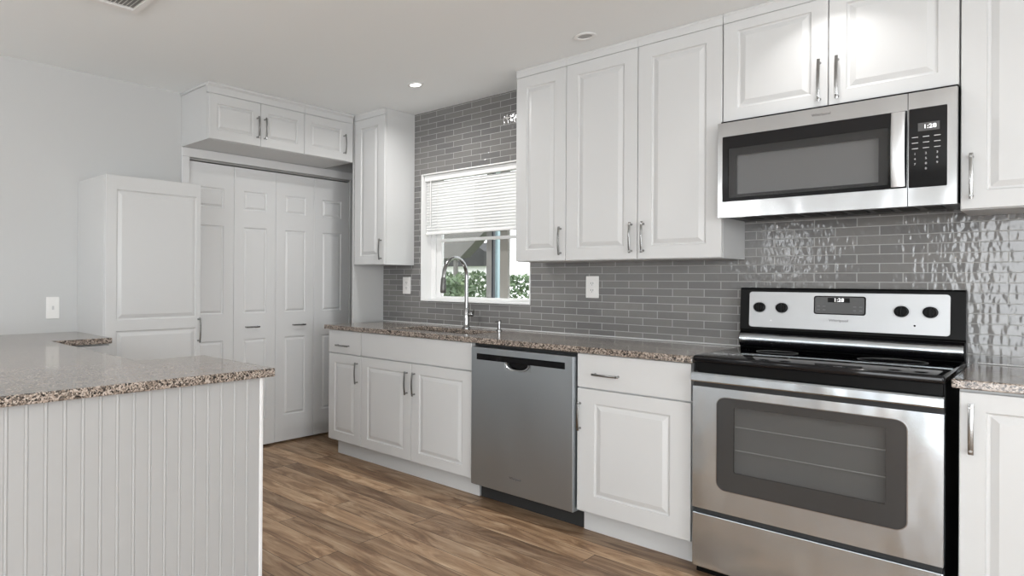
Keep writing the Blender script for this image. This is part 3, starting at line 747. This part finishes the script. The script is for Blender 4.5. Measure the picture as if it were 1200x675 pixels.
# ------------------------------------------------------------------ small fittings
def outlet(name, lab, x, z, grp=None):
    o = thing(name, lab, 'outlet', (x, -.0005, z))
    MB().box(-.038, .038, -.006, 0, -.0635, .0635, .003).build('plate', 'plastic_white', o)
    for dz in (-.02, .02):
        s_ = MB().rings([[(p[0], -.0055, p[1]) for p in rrect(-.017, .017, dz-.0145, dz+.0145, .008)], [(p[0], -.008, p[1]) for p in rrect(-.017, .017, dz-.0145, dz+.0145, .008)]]).build('socket', 'plastic_white', o)
        mb = MB()
        for dx in (-.006, .006): mb.box(dx-.0014, dx+.0014, -.0084, -.0079, dz-.002, dz+.007)
        mb.box(-.002, .002, -.0084, -.0079, dz-.010, dz-.006); mb.build('slots', 'frame_dark', s_)
    return o
outlet('wall_outlet', 'white duplex outlet on the grey tile left of the window', -2.173, 1.192)
outlet('wall_outlet', 'white duplex outlet on the grey tile under the wall cabinets', -.759, 1.198)
sw = thing('light_switch', 'white switch plate on the left wall beside the pantry cabinet', 'switch', (XW+.0005, -2.412, 1.057), PI/2)
MB().box(-.038, .038, -.006, 0, -.0635, .0635, .003).build('plate', 'plastic_white', sw)
MB().box(-.006, .006, -.010, -.005, -.011, .011, .002).build('toggle', 'print_pale', sw)
hk = thing('wall_hook', 'tiny white hook on the tile beside the wall cabinet top', 'hook', (-1.325, 0, 2.288))
MB().lathe([(0, 0), (.009, 0), (.009, -.004), (.004, -.006), (.004, -.016), (.006, -.019), (0, -.020)], (0, -.0005, 0), 'y', 16).build('stem', 'plastic_white', hk, smooth=True)
MB().tube([(0, -.014, 0), (.025, -.018, -.005), (.036, -.018, .002)], .003, 8).build('arm', 'plastic_white', hk, smooth=True)

def downlight(x, y, on, lab, group=None, pw=P_SPOT):
    o = thing('recessed_light', lab, 'ceiling light', (x, y, ZC), 0, group)
    MB().lathe([(.032, -.001), (.050, -.001), (.052, -.004), (.046, -.007), (.034, -.006), (.032, -.001)], (0, 0, 0), seg=36).build('trim_ring', 'vinyl_white', o, smooth=True)
    MB().lathe([(0, -.0012), (.033, -.0012), (.033, -.003), (0, -.004)], (0, 0, 0), seg=28).build('lens', 'lens_glow' if on else 'lens_off', o)
    if on:
        l = bpy.data.lights.new('lamp', 'AREA'); l.shape = 'DISK'; l.size = .06; l.energy = pw; l.color = (1, .985, .97); l.spread = math.radians(160 if pw > 5 else 115)
        lo = bpy.data.objects.new('lamp', l); COL.objects.link(lo); lo.parent = o; lo.location = (0, 0, -.012)
    return o
downlight(-1.614, -.572, True, 'lit round recessed ceiling light in front of the window', pw=7.5)
downlight(-.537, -.550, False, 'unlit round recessed ceiling light above the tall wall cabinets')
downlight(.40, -.50, True, 'lit recessed ceiling light above the microwave', pw=1.3)
for x_ in (-1.5, .6, 2.6):  # invented downlights, added out of view as extra room light
    for y_ in (-3.0, -5.0): downlight(x_, y_, True, 'invented recessed ceiling light added out of view to light the room', 'added recessed lights out of view')
v = thing('ceiling_vent', 'white louvred air vent in the ceiling at the upper left', 'vent', (-1.58, -2.54, ZC))
mb = MB(); holed(mb, [-.155, -.125, .125, .155], [-.155, -.125, .125, .155], {(1, 1)}, -.012, -.0005, 'z'); mb.build('frame', 'vinyl_white', v)
mb = MB()
for k in range(14):
    y_ = -.118+k*.018; mb.prism([(y_, -.010), (y_+.002, -.010), (y_+.012, -.002), (y_+.010, -.002)], 'x', -.125, .125)
mb.build('louvres', 'vinyl_white', v)
MB().box(-.125, .125, -.125, .125, -.0015, -.0005).build('duct', 'frame_grey', v)

# invented globe lamps, added out of view to lift the dark ceiling
def globe(x, y):
    o = thing('fill_globe', 'invented white globe lamp added out of view to brighten the ceiling', 'ceiling lamp', (x, y, 1.95), 0, 'added fill globes out of view')
    MB().lathe([(0, ZC-1.9505), (.06, ZC-1.9505), (.055, ZC-1.975), (0, ZC-1.975)], (0, 0, 0)).build('canopy', 'vinyl_white', o, smooth=True)
    MB().tube([(0, 0, .14), (0, 0, ZC-1.97)], .004, 8).build('stem', 'nickel', o)
    mb = MB(); mb.lathe([(.15*math.sin(PI*k/16), -.15*math.cos(PI*k/16)) for k in range(17)], (0, 0, 0), seg=28); mb.build('shade', 'fill_globe_glow', o, smooth=True)
    return o
globe(-2.0, -5.5); globe(2.3, -2.5); globe(2.6, -5.2)
